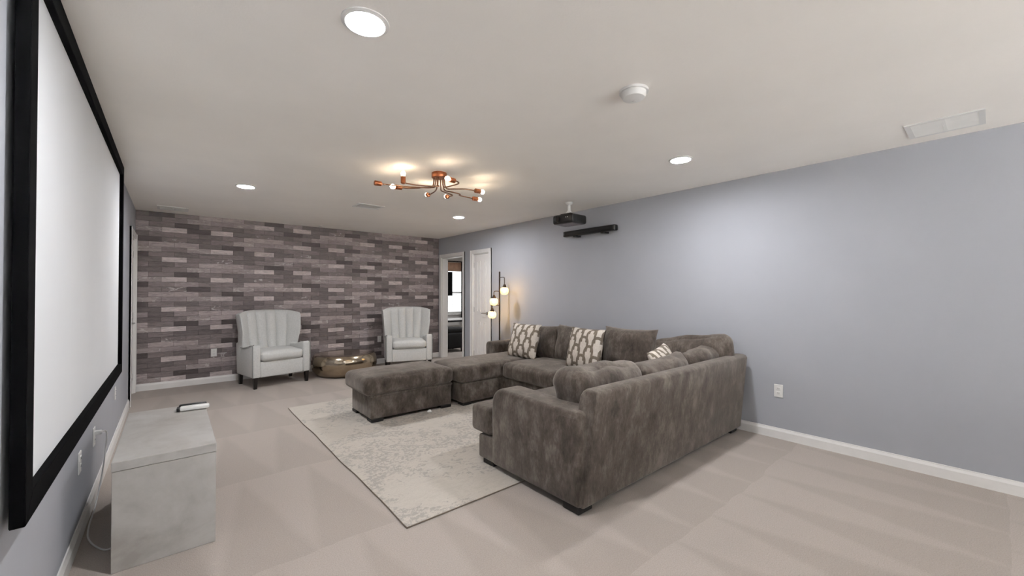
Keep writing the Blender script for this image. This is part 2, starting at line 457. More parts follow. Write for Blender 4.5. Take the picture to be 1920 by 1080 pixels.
def brick_mesh(w, h):
    key = (round(w, 3), round(h, 4))
    if key not in mesh_cache:
        bm = rbox(-w / 2, w / 2, -0.005, 0.005, -h / 2, h / 2, 0.0016, 1)
        bmesh.ops.recalc_face_normals(bm, faces=bm.faces[:])
        me = bpy.data.meshes.new('brick'); bm.to_mesh(me); bm.free(); me.materials.append(BR[0]); mesh_cache[key] = me
    return mesh_cache[key]
for (_, a, b, z0, z1, tone, dy) in bricks[:300]:
    o = bpy.data.objects.new('brick', brick_mesh(b - a - 0.002, z1 - z0 - 0.002)); COL.objects.link(o)
    o.location = ((a + b) / 2, YB - dy + 0.003, (z0 + z1) / 2); o.parent = wall_back
    o.material_slots[0].link = 'OBJECT'; o.material_slots[0].material = BR[tone]
bm = NB()
for (_, a, b, z0, z1, tone, dy) in bricks[300:]:
    box(bm, a + 0.001, b - 0.001, YB - dy - 0.002, YB + 0.006, z0 + 0.001, z1 - 0.001, tone)
o = obj('bricks', bm, BR, wall_back); o['kind'] = 'stuff'

# baseboards
BBH, BBT = 0.095, 0.014
def bb_profile(t=BBT, h=BBH): return [(0, 0), (t, 0), (t, h * 0.72), (t * 0.55, h * 0.9), (t * 0.45, h), (0, h)]
def baseboard(name, segs, side, label):
    bm = NB()
    for a, b in segs:
        pr = bb_profile()
        if side == 'right': part = extrude_poly([(XR - u, v) for u, v in pr], 'y', a, b)
        elif side == 'left': part = extrude_poly([(XL + u, v) for u, v in pr], 'y', a, b)
        elif side == 'front': part = extrude_poly([(YF + u, v) for u, v in pr], 'x', a, b)
        else: part = extrude_poly([(YB - 0.003 - u, v) for u, v in pr], 'x', a, b)
        me = bpy.data.meshes.new('t'); part.to_mesh(me); part.free(); bm.from_mesh(me); bpy.data.meshes.remove(me)
    struct(name, bm, M['trim'], label, 'baseboard')
baseboard('baseboard_right', [(YF, D2[0] - 0.067), (D2[1] + 0.067, D1[0] - 0.067)], 'right', 'white baseboard along the long blue-grey wall')
baseboard('baseboard_left', [(YF, D3[0] - 0.067)], 'left', 'white baseboard below the projection screen')
baseboard('baseboard_back', [(XL + 0.015, XR)], 'back', 'white baseboard below the brick wall')
baseboard('baseboard_front', [(XL, XR)], 'front', 'white baseboard behind the viewer')

def casing(name, x, sgn, d, label, depth=T):
    """door trim on a wall of constant x; sgn points into the room"""
    y0, y1, zt = d; w, t = 0.066, 0.018; bm = NB()
    def b(xa, xb, *r): box(bm, min(xa, xb), max(xa, xb), *r)
    for xx, s in ((x, sgn), (x - sgn * depth, -sgn)):
        b(xx, xx + s * t, y0 - w, y0, 0, zt + w); b(xx, xx + s * t, y1, y1 + w, 0, zt + w); b(xx, xx + s * t, y0, y1, zt, zt + w)
        b(xx, xx + s * (t + .006), y0 - w, y0 - w + .018, 0, zt + w); b(xx, xx + s * (t + .006), y1 + w - .018, y1 + w, 0, zt + w)
    j = 0.016
    b(x, x - sgn * depth, y0, y0 + j, 0, zt); b(x, x - sgn * depth, y1 - j, y1, 0, zt); b(x, x - sgn * depth, y0 + j, y1 - j, zt - j, zt)
    return struct(name, bm, M['trim'], label, 'door frame')
casing('door_1', XR, -1, D1, 'white open doorway into the next room beside the brick wall')

def door_leaf(parent, x, sgn, d, lever=True):
    """slab with raised mouldings, set in the wall"""
    y0, y1, zt = d; j = 0.018; a, b = y0 + j, y1 - j; z1 = zt - j
    xf = x - sgn * 0.012; xb = x - sgn * 0.047
    obj('slab', rbox(min(xf, xb), max(xf, xb), a, b, 0.008, z1, 0.002, 1), M['trim'], parent)
    wd = (b - a); st = 0.095 if wd < 0.6 else 0.115; mid = 0.07
    cols = [(a + st, (a + b) / 2 - mid / 2), ((a + b) / 2 + mid / 2, b - st)]
    for (z0, z2) in ((0.22, 0.80), (0.98, z1 - 0.12)):
        for (p, q) in cols:
            bm = NB()
            def bx(u0, u1, *r): box(bm, min(xf + sgn * u0, xf + sgn * u1), max(xf + sgn * u0, xf + sgn * u1), *r)
            m = 0.014
            bx(0, .007, p, q, z0, z0 + m); bx(0, .007, p, q, z2 - m, z2); bx(0, .007, p, p + m, z0 + m, z2 - m); bx(0, .007, q - m, q, z0 + m, z2 - m)
            bx(0, .005, p + 0.04, q - 0.04, z0 + 0.04, z2 - 0.04)
            obj('panel', bm, M['trim'], parent)
    if lever:
        hy = a + 0.06
        bm = lathe([(0, 0), (0.027, 0), (0.027, 0.006), (0.012, 0.012), (0.010, 0.05), (0, 0.05)], 20, (xf, hy, 0.96), None, aim((sgn, 0, 0)))
        tube([(xf + sgn * 0.048, hy, 0.96), (xf + sgn * 0.05, hy + 0.05, 0.962), (xf + sgn * 0.048, hy + 0.11, 0.957)], 0.008, 10, bm)
        obj('door_handle', bm, M['steel'], parent, True, 40)
    for z in (0.22, 1.02, 1.83):
        obj('hinge', rbox(min(xf + sgn * .004, xf - sgn * .004), max(xf + sgn * .004, xf - sgn * .004), b - 0.006, b + 0.006, z - 0.045, z + 0.045, 0.002, 1), M['steel'], parent)
d2 = casing('door_2', XR, -1, D2, 'narrow white panelled closet door behind the floor lamp'); door_leaf(d2, XR, -1, D2)
d3 = casing('door_3', XL, 1, D3, 'white door beyond the projection screen at the brick wall corner'); door_leaf(d3, XL, 1, D3)

# ------------------------------------------------------------------ room beyond the doorway
AX0, AX1, AY0, AY1 = XR + T, 7.6, 5.0, 9.9
struct('floor_adjoining', box(NB(), XR, AX1, AY0, AY1, -0.1, 0), M['carpet'], 'beige carpet of the next room', 'floor')
struct('ceiling_adjoining', box(NB(), AX0, AX1 + T, AY0 - T, AY1 + T, H, H + 0.1), M['ceiling'], 'ceiling of the next room', 'ceiling')
WX0, WX1, WZ0, WZ1 = 5.25, 6.72, 0.72, 2.02
bm = NB(); box(bm, AX0, WX0, AY1, AY1 + T, 0, H); box(bm, WX1, AX1 + T, AY1, AY1 + T, 0, H); box(bm, WX0, WX1, AY1, AY1 + T, 0, WZ0); box(bm, WX0, WX1, AY1, AY1 + T, WZ1, H)
struct('wall_adjoining_back', bm, M['trim'], 'white window wall of the next room', 'wall')
struct('wall_adjoining_right', box(NB(), AX1, AX1 + T, AY0 - T, AY1, 0, H), M['trim'], 'far side wall of the next room', 'wall')
struct('wall_adjoining_front', box(NB(), AX0, AX1, AY0 - T, AY0, 0, H), M['trim'], 'near wall of the next room', 'wall')
struct('wall_adjoining_left', box(NB(), AX0, AX0 + 0.02, YB + T, AY1, 0, H), M['trim'], 'side wall of the next room past the doorway', 'wall')
win = struct('window_1', box(NB(), WX0 - .06, WX1 + .06, AY1 - 0.07, AY1 + 0.01, WZ0 - 0.03, WZ0), M['trim'], 'bright window seen through the open doorway', 'window')
bm = NB()
for r in ((WX0, WX0 + .05, WZ0, WZ1), (WX1 - .05, WX1, WZ0, WZ1), (WX0, WX1, WZ0, WZ0 + .05), (WX0, WX1, WZ1 - .05, WZ1), (WX0, WX1, 1.30, 1.345), (5.96, 6.0, WZ0, WZ1)):
    box(bm, r[0], r[1], AY1 + .04, AY1 + .08, r[2], r[3])
obj('window_frame', bm, M['trim'], win)
for a, b in ((WX0 + .05, 5.96), (6.0, WX1 - .05)):
    for z0, z1 in ((WZ0 + .05, 1.30), (1.345, WZ1 - .05)):
        obj('pane', box(NB(), a, b, AY1 + .058, AY1 + .062, z0, z1), M['pane'], win)
bl = thing('window_blind', 'white slatted blind half lowered at the next room window', 'blind', (0, AY1 - 0.005, 0))
for i in range(11):
    z = WZ0 + 0.06 + i * 0.05
    obj('slat', place(rbox(-0.70, 0.70, -0.022, 0.022, -0.001, 0.001, 0.0004, 1), (5.985, 0.0, z), (0.25, 0, 0)), M['plastic_white'], bl)
for x in (5.5, 6.12, 6.5): obj('cord', tube([(x, -0.003, WZ0 + .03), (x, -0.003, 1.93)], 0.002, 6), M['rubber'], bl)
obj('head_rail', rbox(5.28, 6.69, -0.025, 0.025, 1.93, 1.97, .003, 1), M['plastic_white'], bl)
vl = thing('window_valance', 'tan fabric valance above the next room window', 'valance', (6.0, 9.78, 0))
bm = NB(); n = 60
pts = [(-.85 + 1.7 * i / n, 0.012 * math.sin(i * 1.3)) for i in range(n + 1)]
F = [[bm.verts.new((x, y + dy, z)) for x, y in pts] for dy, z in ((0, 1.93), (0, 2.17), (.012, 2.17), (.012, 1.93))]
for k in range(4):
    for i in range(n): bm.faces.new((F[k][i], F[k][i + 1], F[(k + 1) % 4][i + 1], F[(k + 1) % 4][i]))
obj('fabric', bm, M['tan'], vl, True)
obj('rod', tube([(-.95, .006, 2.20), (.95, .006, 2.20)], 0.016, 10), M['black_plastic'], vl, True, 40)
for s in (-1, 1): obj('bracket', rbox(s * .88 - .01, s * .88 + .01, 0.0, .12, 2.18, 2.22, .002, 1), M['black_plastic'], vl)
def curtain(x0, x1, z0, z1, y, label):
    bm = NB(); n = 40; pts = [(x0 + (x1 - x0) * i / n, y + 0.025 * math.sin(i * 0.9)) for i in range(n + 1)]
    F = [[bm.verts.new((a, b + dy, z)) for a, b in pts] for dy, z in ((0, z0), (0, z1), (.008, z1), (.008, z0))]
    for k in range(4):
        for i in range(n): bm.faces.new((F[k][i], F[k][i + 1], F[(k + 1) % 4][i + 1], F[(k + 1) % 4][i]))
    tag(obj('curtain', bm, M['black_fabric'], None, True), label, 'curtain')
curtain(6.30, 6.75, 0.5, 2.185, 9.72, 'black curtain hanging at the right of the next room window')
curtain(5.86, 5.99, 1.24, 1.90, 9.72, 'short narrow black cloth strip hanging before the next room window')
dk = thing('desk', 'white desk with black edge under the next room window', 'desk', (6.0, 9.35, 0))
obj('desk_top', rbox(-.75, .75, -.28, .28, .595, .62, .004, 1), M['trim'], dk)
obj('edge_band', rbox(-.755, .755, -.287, -.27, .555, .594, .002, 1), M['black_plastic'], dk)
for sx in (-.7, .7):
    for sy in (-.24, .24): obj('leg', rbox(sx - .02, sx + .02, sy - .02, sy + .02, 0, .595, .003, 1), M['trim'], dk)
ch = thing('club_chair', 'black upholstered low chair just beyond the open doorway', 'chair', (4.80, 7.99, 0), -0.1)
obj('body', place(soft_block(.62, .56, .36, .05, (.01, .01, .01)), (0, 0, .26)), M['black_fabric'], ch, True)
obj('seat_cushion', place(soft_block(.52, .5, .1, .04, (0, 0, .015)), (0, -.02, .48)), M['black_fabric'], ch, True)
obj('backrest', place(soft_block(.14, .54, .30, .05, (0, .01, .01)), (.30, 0, .37)), M['black_fabric'], ch, True)
for sx in (-.25, .25):
    for sy in (-.22, .22): obj('leg', lathe([(0, 0), (.016, 0), (.026, .1), (0, .1)], 12, (sx, sy, 0)), M['dark_wood'], ch, True, 40)

# ------------------------------------------------------------------ projection screen
SXF, SXB, SXC = -0.325, -0.358, -0.348
SY0, SY1, SZ0, SZ1 = 1.847, 4.92, 0.636, 2.428; FW = 0.080
sc = thing('projection_screen', 'wide white projection screen in black velvet frame on blue-grey wall', 'projection screen', (XL, (SY0 + SY1) / 2, SZ0))
def L(o): o.matrix_parent_inverse = Matrix.Translation(o.parent.location).inverted(); return o
L(obj('canvas', box(NB(), SXC - .004, SXC, SY0 + .03, SY1 - .03, SZ0 + .03, SZ1 - .03), M['canvas'], sc))
for pts in ([(SY0, SZ0), (SY1, SZ0), (SY1 - FW, SZ0 + FW), (SY0 + FW, SZ0 + FW)], [(SY0, SZ1), (SY1, SZ1), (SY1 - FW, SZ1 - FW), (SY0 + FW, SZ1 - FW)],
            [(SY0, SZ0), (SY0, SZ1), (SY0 + FW, SZ1 - FW), (SY0 + FW, SZ0 + FW)], [(SY1, SZ0), (SY1, SZ1), (SY1 - FW, SZ1 - FW), (SY1 - FW, SZ0 + FW)]):
    L(obj('frame', extrude_poly(pts, 'x', SXB, SXF, 0.002, 1), M['black_velvet'], sc))
for y in (2.5, 4.1):
    for z in (SZ0 + .05, SZ1 - .05): L(obj('wall_bracket', rbox(XL, SXB, y - .04, y + .04, z - .02, z + .02, .002, 1), M['black_plastic'], sc))

# ------------------------------------------------------------------ recessed lamps, ceiling bits
def downlight(x, y, label):
    t = thing('recessed_light', label, 'ceiling light', (x, y, H), 0, 'recessed ceiling lights')
    obj('trim_ring', lathe([(0.074, -0.001), (0.094, 0.0), (0.094, -0.004), (0.078, -0.010), (0.074, -0.006), (0.074, -0.001)], 40), M['plastic_white'], t, True, 40)
    obj('lens', lathe([(0, -0.0065), (0.05, -0.006), (0.0735, -0.004)], 40), M['led'], t, True)
for (x, y), lb in zip(LED_SPOTS, ('large bright recessed light nearest the screen top edge', 'recessed light over the armchair side, left of the chandelier',
        'small recessed light beyond the chandelier, near the doorway', 'recessed light between the projector and the smoke detector')):
    downlight(x, y, lb)
downlight(5.55, 7.4, 'unseen recessed light added to the ceiling of the next room')  # out of sight, added to brighten the valance and door jamb
sd = thing('smoke_detector', 'round white smoke detector on the ceiling', 'smoke detector', (1.94, 1.265, H))
obj('base', lathe([(0, 0), (0.078, 0), (0.078, -.012), (0, -.012)], 40), M['plastic_white'], sd, True, 40)
obj('cover', lathe([(0.066, -.012), (0.066, -.028), (0.058, -.043), (0.03, -.05), (0, -.05)], 40), M['plastic_white'], sd, True, 40)
obj('test_button', lathe([(0.012, -.048), (0.012, -.053), (0, -.054)], 20, (0.02, 0.01, 0)), M['plastic_white'], sd, True, 40)
def vent(x0, x1, y0, y1, label, along='y', n=7, mid=True):
    cx, cy = (x0 + x1) / 2, (y0 + y1) / 2; w, d = (x1 - x0) / 2, (y1 - y0) / 2
    t = thing('ceiling_vent', label, 'vent', (cx, cy, H)); f = 0.028
    bm = NB(); z0, z1 = -0.007, 0
    box(bm, -w, w, -d, -d + f, z0, z1); box(bm, -w, w, d - f, d, z0, z1); box(bm, -w, -w + f, -d + f, d - f, z0, z1); box(bm, w - f, w, -d + f, d - f, z0, z1)
    if mid:
        if along == 'y': box(bm, -w + f, w - f, -.008, .008, z0, z1)
        else: box(bm, -.008, .008, -d + f, d - f, z0, z1)
    obj('frame', bm, M['plastic_white'], t)
    for i in range(n):
        k = (i + .5) / n * 2 - 1
        if along == 'y': b = place(box(NB(), -.010, .010, -d + f, d - f, -.0008, .0008), (k * (w - f), 0, -.003), (0, .5, 0))
        else: b = place(box(NB(), -w + f, w - f, -.010, .010, -.0008, .0008), (0, k * (d - f), -.003), (.5, 0, 0))
        obj('slat', b, M['plastic_white'], t)
vent(3.735, 4.07, 0.02, 0.375, 'square white ceiling vent above the long blue-grey wall', 'y', 11)
vent(1.77, 2.10, 5.05, 5.30, 'flat white ceiling vent just beyond the chandelier', 'x', 8, False)
vent(-.15, .17, 6.82, 7.12, 'small white ceiling vent over the brick wall corner', 'x', 8)
tag(obj('sprinkler_cover', lathe([(0, 0), (.03, 0), (.03, -.006), (.02, -.012), (0, -.012)], 24, (1.90, 7.23, H)), M['plastic_white'], None, True, 40), 'tiny round white ceiling cap near the brick wall', 'ceiling cap')

# chandelier
cx, cy = 1.90, 3.31; HZ = 2.298
cd = thing('chandelier', 'copper semi-flush chandelier with branching arms and bare bulbs', 'chandelier', (cx, cy, H))
def CL(x, y, z): return (x - cx, y - cy, z - H)
obj('canopy', lathe([(0, 0), (.068, 0), (.07, -.004), (.07, -.042), (.066, -.048), (0, -.05)], 36), M['copper'], cd, True, 40)
ARMS = [  # stem offset, path, direction of the socket
    ((-.045, .02), [(1.70, 3.42), (1.62, 3.46), (1.46, 3.50)], HZ, (1.42, 3.505), (-1, .1, 0)),
    ((-.04, -.005), [(1.76, 3.37), (1.74, 3.41), (1.68, 3.47), (1.63, 3.495)], HZ - .004, (1.612, 3.50), (-1, .15, 0)),
    ((-.03, -.03), [(1.70, 3.34), (1.60, 3.345), (1.567, 3.345)], HZ, (1.558, 3.342), (0, 0, 1)),
    ((.01, -.045), [(1.935, 3.16), (1.945, 3.05), (1.90, 3.00)], HZ - .002, (1.865, 2.995), (-1, -.25, 0)),
    ((.045, -.02), [(2.02, 3.24), (2.10, 3.18), (2.18, 3.165)], HZ, (2.21, 3.164), (1, 0, 0)),
    ((.05, .015), [(2.05, 3.34), (2.16, 3.36), (2.19, 3.41), (2.32, 3.425)], HZ - .004, (2.365, 3.427), (1, 0, 0)),
    ((.005, .045), [(1.93, 3.45), (1.945, 3.54), (1.944, 3.60)], HZ, (1.944, 3.60), (.33, .94, .24)),
    ((.035, .035), [(2.02, 3.40), (2.13, 3.45), (2.135, 3.51)], HZ - .002, (2.125, 3.535), (.36, .93, .24)),
]
for (ox, oy), path, z, end, d in ARMS:
    pts = [(cx + ox, cy + oy, H - .045), (cx + ox, cy + oy, HZ + .06), (cx + ox * 1.15, cy + oy * 1.15, HZ + .02)]
    pts += [(cx + ox * 1.6, cy + oy * 1.6, z)] + [(a, b, z) for a, b in path] + [(end[0], end[1], z)]
    arm = obj('arm', tube([CL(*p) for p in smooth_path(pts, 5)], 0.0062, 8), M['copper_arm'], cd, True)
    e = Vector(CL(end[0], end[1], z)); m = aim(d)
    obj('socket', lathe([(0, -.012), (.012, -.012), (.021, -.004), (.022, .05), (.018, .056), (0, .056)], 20, e, None, m), M['copper'], arm, True, 40)
    b = [(0.0, .102)] + [(.021 * math.sin(t), .079 + .023 * math.cos(t)) for t in (.35, .7, 1.05, 1.4, 1.75, 2.1)] + [(.013, .056), (0, .056)]
    obj('bulb', lathe(b[::-1], 20, e, None, m), M['bulb'], arm, True) if end[0] > 1.5 else None   # the outermost socket is empty

# projector and soundbar
pj = thing('projector', 'black video projector hung from white ceiling mount by the long wall', 'projector', (3.75, 3.36, H), math.radians(4))
pj.scale = (.84, .84, 1)
obj('ceiling_mount', lathe([(0, 0), (.055, 0), (.055, -.012), (.04, -.03), (.022, -.036), (.022, -.10), (.034, -.115), (.05, -.125), (.05, -.14), (0, -.14)], 28), M['plastic_white'], pj, True, 40)
bd = obj('body', extrude_poly([(-.165, -.185), (.165, -.20), (.165, .20), (-.165, .185)], 'z', -.275, -.165, 0.03, 4), M['black_plastic'], pj, True, 50)
obj('top_hump', extrude_poly([(-.09, -.10), (.10, -.10), (.10, .10), (-.09, .10)], 'z', -.17, -.143, 0.012, 2), M['black_plastic'], pj, True, 40)
obj('bottom_plate', rbox(-.12, .13, -.15, .12, -.279, -.274, .002, 1), M['grey_plastic'], pj)
obj('lens', lathe([(0, 0), (.042, 0), (.042, .018), (.034, .022), (.030, .014), (0, .010)], 28, (-.165, .08, -.215), None, aim((-1, 0, 0))), M['black_plastic'], pj, True, 40)
for y in (-.10, -.07): obj('button', lathe([(0, 0), (.006, 0), (.006, .004), (0, .004)], 12, (-.163, y, -.205), None, aim((-1, 0, 0))), M['plastic_white'], pj, True, 40)
sb = thing('soundbar', 'long black soundbar mounted high on the blue-grey wall', 'soundbar', (XR, 3.40, 2.13), 0)
obj('body', extrude_poly([(-.43, -.038), (.43, -.038), (.43, .038), (-.43, .038)], 'x', -.105, -.03, 0.016, 3), M['black_plastic'], sb, True, 40)
obj('grille', rbox(-.112, -.104, -.40, .40, -.026, .026, .006, 2), M['black_fabric'], sb)
for y in (-.24, .22): obj('bracket', extrude_poly([(0, -.055), (-.10, -.055), (-.10, -.038), (-.03, -.036), (0, .03)], 'y', y - .03, y + .03, .003, 1), M['black_plastic'], sb)

# outlets
def outlet(loc, face, label, name='wall_outlet', rocker=False):
    rz = {'-x': -PI / 2, '+x': PI / 2, '-y': 0}[face]
    t = thing(name, label, 'outlet' if not rocker else 'wall plate', loc, rz)
    obj('plate', rbox(-.036, .036, -.006, 0, -.058, .058, .004, 2), M['plastic_white'], t)
    for z in (-.021, .021):
        r = obj('receptacle', rbox(-.016, .016, -.0085, -.005, z - .014, z + .014, .003, 2), M['plastic_white'], t)
        for x in (-.006, .006): obj('slot', box(NB(), x - .0012, x + .0012, -.0092, -.008, z - .004, z + .006), M['black_plastic'], r)
outlet((XR, 1.266, .433), '-x', 'white outlet on the long wall right of the sofa')
outlet((.486, YB - .003, .443), '-y', 'white outlet on the brick wall left of the armchair')
outlet((2.985, YB - .003, .46), '-y', 'white outlet on the brick wall partly behind the armchair by the doorway')
outlet((XL, 3.17, .415), '+x', 'white wall outlet below the screen nearest the viewer')
outlet((XL, 3.70, .41), '+x', 'white wall outlet below the screen with a cord plugged in')
outlet((XL, 4.97, .445), '+x', 'white wall outlet just past the far end of the screen')

# power cord
co = thing('power_cord', 'white power cord from wall outlet looping on the carpet behind grey console', 'cord', (XL, 3.70, 0))
pts = [(-.345, 3.70, .432), (-.325, 3.73, .43), (-.318, 3.76, .40), (-.325, 3.78, .30), (-.335, 3.72, .15), (-.345, 3.52, .03), (-.348, 3.32, .006), (-.335, 3.16, .006), (-.30, 3.04, .006), (-.25, 2.95, .006), (-.205, 2.91, .03)]
L(obj('cable', tube(smooth_path(pts, 8), .0042, 8), M['rubber'], co, True))
L(obj('plug', rbox(-.367, -.335, 3.69, 3.715, .420, .446, .005, 2), M['rubber'], co))

# ------------------------------------------------------------------ console table
cn = thing('media_console', 'low grey concrete-look console standing along the screen wall', 'console', (0, 0, 0))
K0, K1, KY0, KY1, KZ = -.212, .192, 2.685, 3.72, .524
obj('top', rbox(K0, K1, KY0, KY1, KZ - .045, KZ, .003, 2), M['concrete'], cn)
obj('side_panel', rbox(K0 + .002, K1 - .002, KY0 + .003, KY0 + .045, 0, KZ - .046, .002, 1), M['concrete'], cn)
obj('side_panel', rbox(K0 + .002, K1 - .002, KY1 - .045, KY1 - .003, 0, KZ - .046, .002, 1), M['concrete'], cn)
obj('shelf', rbox(K0 + .01, K1 - .01, KY0 + .046, KY1 - .046, .23, .255, .002, 1), M['concrete'], cn)
obj('bottom_panel', rbox(K0 + .01, K1 - .01, KY0 + .046, KY1 - .046, .03, .06, .002, 1), M['concrete'], cn)
obj('back_panel', rbox(K0 + .004, K0 + .016, KY0 + .046, KY1 - .046, .06, KZ - .046, .001, 1), M['concrete'], cn)
dv = thing('media_player', 'small white and black electronic box on the grey console', 'device', (.125, 3.555, KZ), math.radians(-4))
obj('body', rbox(-.075, .085, -.035, .02, 0.002, .03, .010, 3), M['plastic_white'], dv, True, 40)
obj('rear_shell', rbox(-.082, .07, .0205, .05, 0.002, .036, .008, 3), M['black_plastic'], dv, True, 40)
obj('end_cap', rbox(-.092, -.0755, -.03, .03, 0.001, .026, .005, 2), M['black_plastic'], dv, True, 40)

# ------------------------------------------------------------------ rug
rg = thing('area_rug', 'cream distressed area rug under the sectional', 'rug', (2.2, 3.65, 0))
bm = NB(); x0, x1, y0, y1 = 1.03, 3.10, 2.135, 5.20
edge = []; nx, ny = 30, 40
g = {}
for i in range(nx + 1):
    for j in range(ny + 1):
        x = x0 + (x1 - x0) * i / nx; y = y0 + (y1 - y0) * j / ny
        wv = 0.004 * math.sin(y * 5.1) + 0.002 * math.sin(y * 11) if i == 0 else 0
        g[i, j] = (bm.verts.new((x + wv, y, .0095)), bm.verts.new((x + wv, y, .0005)))
for i in range(nx):
    for j in range(ny):
        bm.faces.new([g[a, b][0] for a, b in ((i, j), (i + 1, j), (i + 1, j + 1), (i, j + 1))])
        bm.faces.new([g[a, b][1] for a, b in ((i, j), (i, j + 1), (i + 1, j + 1), (i + 1, j))])
rim = [(i, 0) for i in range(nx)] + [(nx, j) for j in range(ny)] + [(i, ny) for i in range(nx, 0, -1)] + [(0, j) for j in range(ny, 0, -1)]
for a, b in zip(rim, rim[1:] + rim[:1]): bm.faces.new((g[a][0], g[b][0], g[b][1], g[a][1]))
path = [Vector(g[a][0].co) for a in rim]; path = [Vector((p.x, p.y, .005)) for p in path]
L(obj('pile', bm, M['rug'], rg, True, 40))
L(obj('bound_edge', tube(path + [path[0]], .0042, 6), plain('rug_binding', (120, 108, 96), .9, var=.1), rg, True))

# ------------------------------------------------------------------ sectional sofa
def feet(parent, spots, h=.05, s=.11):
    for (x, y) in spots:
        z0 = .0105 if (x > .98 and x < 3.16 and y > 2.07 and y < 5.2) else 0     # some stand on the rug
        obj('foot', extrude_poly([(x - s / 2, y - s / 2), (x + s / 2, y - s / 2), (x + s / 2, y + s / 2), (x - s / 2, y + s / 2)], 'z', z0, h, .006, 1), M['black_foot'], parent)
P_ = M['plush']
so = thing('sectional_sofa', 'grey-brown plush sofa section with its tall back towards the viewer', 'sofa', (0, 0, 0))
SX0, SX1 = 1.835, 4.185
feet(so, [(1.925, 1.66), (4.10, 1.66), (1.93, 2.50), (3.1, 2.50), (3.0, 1.72)], .05, .13)
obj('base', rbox(SX0 + .02, SX1, 1.60, 2.615, .045, .225, .018, 3), P_, so, True, 50)
# back: leans out towards the top, with soft rounded rim
bp = [(1.565, .045), (1.74, .045), (1.63, .70), (1.618, .728), (1.60, .742), (1.54, .742), (1.515, .735), (1.503, .715)]
bm = extrude_poly(bp, 'x', SX0 + .03, SX1, 0)
for v in bm.verts:
    if v.co.x < 2 and v.co.z > .6: v.co.x += .065 * (v.co.z - .6) / .14
es = [e for e in bm.edges if e.calc_face_angle(0) > .9]
bmesh.ops.bevel(bm, geom=es, offset=.014, segments=3, affect='EDGES', profile=.5)
obj('backrest', bm, P_, so, True, 50)
# corner return of the back along the wall
obj('backrest', extrude_poly([(SX1, .045), (SX1 - .20, .045), (SX1 - .16, .66), (SX1 - .13, .70), (SX1 - .02, .70), (SX1, .68)], 'y', 1.80, 2.60, .012, 3), P_, so, True, 50)
ap = [(1.572, .045), (2.425, .045), (2.43, .50)] + arc(2.31, .505, .118, 0, 90, 6)[1:] + [(2.10, .617), (1.85, .612), (1.60, .612), (1.572, .606)]
bm = extrude_poly(ap, 'x', SX0, SX0 + .22, 0)
es = [e for e in bm.edges if e.calc_face_angle(0) > .9]
bmesh.ops.bevel(bm, geom=es, offset=.035, segments=4, affect='EDGES', profile=.5)
obj('arm', bm, P_, so, True, 50)
# seat cushions: the first wraps round the front of the arm
bm = extrude_poly([(SX0 + .01, 2.455), (SX0 + .235, 2.455), (SX0 + .235, 1.79), (2.98, 1.79), (2.98, 2.715), (SX0 + .01, 2.715)], 'z', .232, .445, .045, 4)
for v in bm.verts:
    if v.co.z > .4 and 2.15 < v.co.x < 2.9: v.co.z += .015
obj('seat_cushion', bm, P_, so, True, 50)
obj('seat_cushion', place(soft_block(.98, .85, .215, .05, (.01, .01, .02), wr=.006), (3.475, 2.215, .34)), P_, so, True)
def back_cushion(parent, c, w, h, t, rot, seed=0, wr=.03):
    obj('back_cushion', place(soft_block(w, t, h, min(t, .18) * .48, (.012, .05, .022), 14, wr, seed, 4.5), c, rot), P_, parent, True)
back_cushion(so, (2.40, 1.83, .59), .80, .41, .27, (-.25, .02, .02), 1, .035)
def knife_cushion(parent, c, w, h, t, rot, seed=0, wr=.02):
    obj('back_cushion', place(pillow(w, h, t, 20, .10, wr, seed), c, rot), P_, parent, True)
knife_cushion(so, (3.12, 1.80, .605), .84, .37, .32, (-.24, -.03, .0), 2, .035)
knife_cushion(so, (3.83, 1.77, .63), .72, .40, .28, (-.22, -.12, .03), 3, .03)
back_cushion(so, (3.995, 1.955, .655), .80, .44, .16, (-.16, -.16, PI / 2 * -1 + .02), 4, .02)

so2 = thing('sectional_sofa', 'grey-brown plush chaise section against the blue-grey wall with far arm', 'sofa', (0, 0, 0))
feet(so2, [(2.66, 4.03), (2.66, 4.50), (3.27, 2.76), (4.1, 4.7), (4.1, 2.76), (3.62, 4.70)], .05, .12)
obj('base', extrude_poly([(3.20, 2.67), (4.185, 2.67), (4.185, 4.60), (2.585, 4.60), (2.585, 3.955), (3.20, 3.955)], 'z', .045, .275, .02, 3), P_, so2, True, 50)
obj('backrest', extrude_poly([(SX1, .28), (SX1 - .20, .28), (SX1 - .16, .66), (SX1 - .13, .70), (SX1 - .02, .70), (SX1, .68)], 'y', 2.62, 4.59, .012, 3), P_, so2, True, 50)
bm = extrude_poly([(4.60, .045), (4.785, .045), (4.785, .56)] + arc(4.725, .56, .06, 0, 90, 4)[1:] + [(4.66, .62)] + arc(4.66, .56, .06, 90, 180, 4)[1:], 'x', 3.52, 4.185, .025, 3)
obj('arm', bm, P_, so2, True, 50)
obj('seat_cushion', place(soft_block(1.44, .675, .19, .055, (.01, .008, .015), 14, .006, 5), (3.255, 4.265, .372)), P_, so2, True)
obj('seat_cushion', place(soft_block(.86, .87, .19, .06, (.01, .01, .02), 14, .008, 6), (3.545, 3.475, .372)), P_, so2, True)
obj('seat_cushion', place(soft_block(.86, .33, .19, .06, (.01, .01, .02), 12, .008, 7), (3.545, 2.865, .372)), P_, so2, True)
knife_cushion(so2, (3.90, 4.02, .645), .88, .48, .28, (-.20, -.04, -PI / 2 + .02), 8)
knife_cushion(so2, (3.89, 3.30, .665), .84, .48, .30, (-.22, 0.02, -PI / 2 - .02), 9)
knife_cushion(so2, (3.90, 2.62, .69), .68, .50, .28, (-.18, 0, -PI / 2), 10, .015)

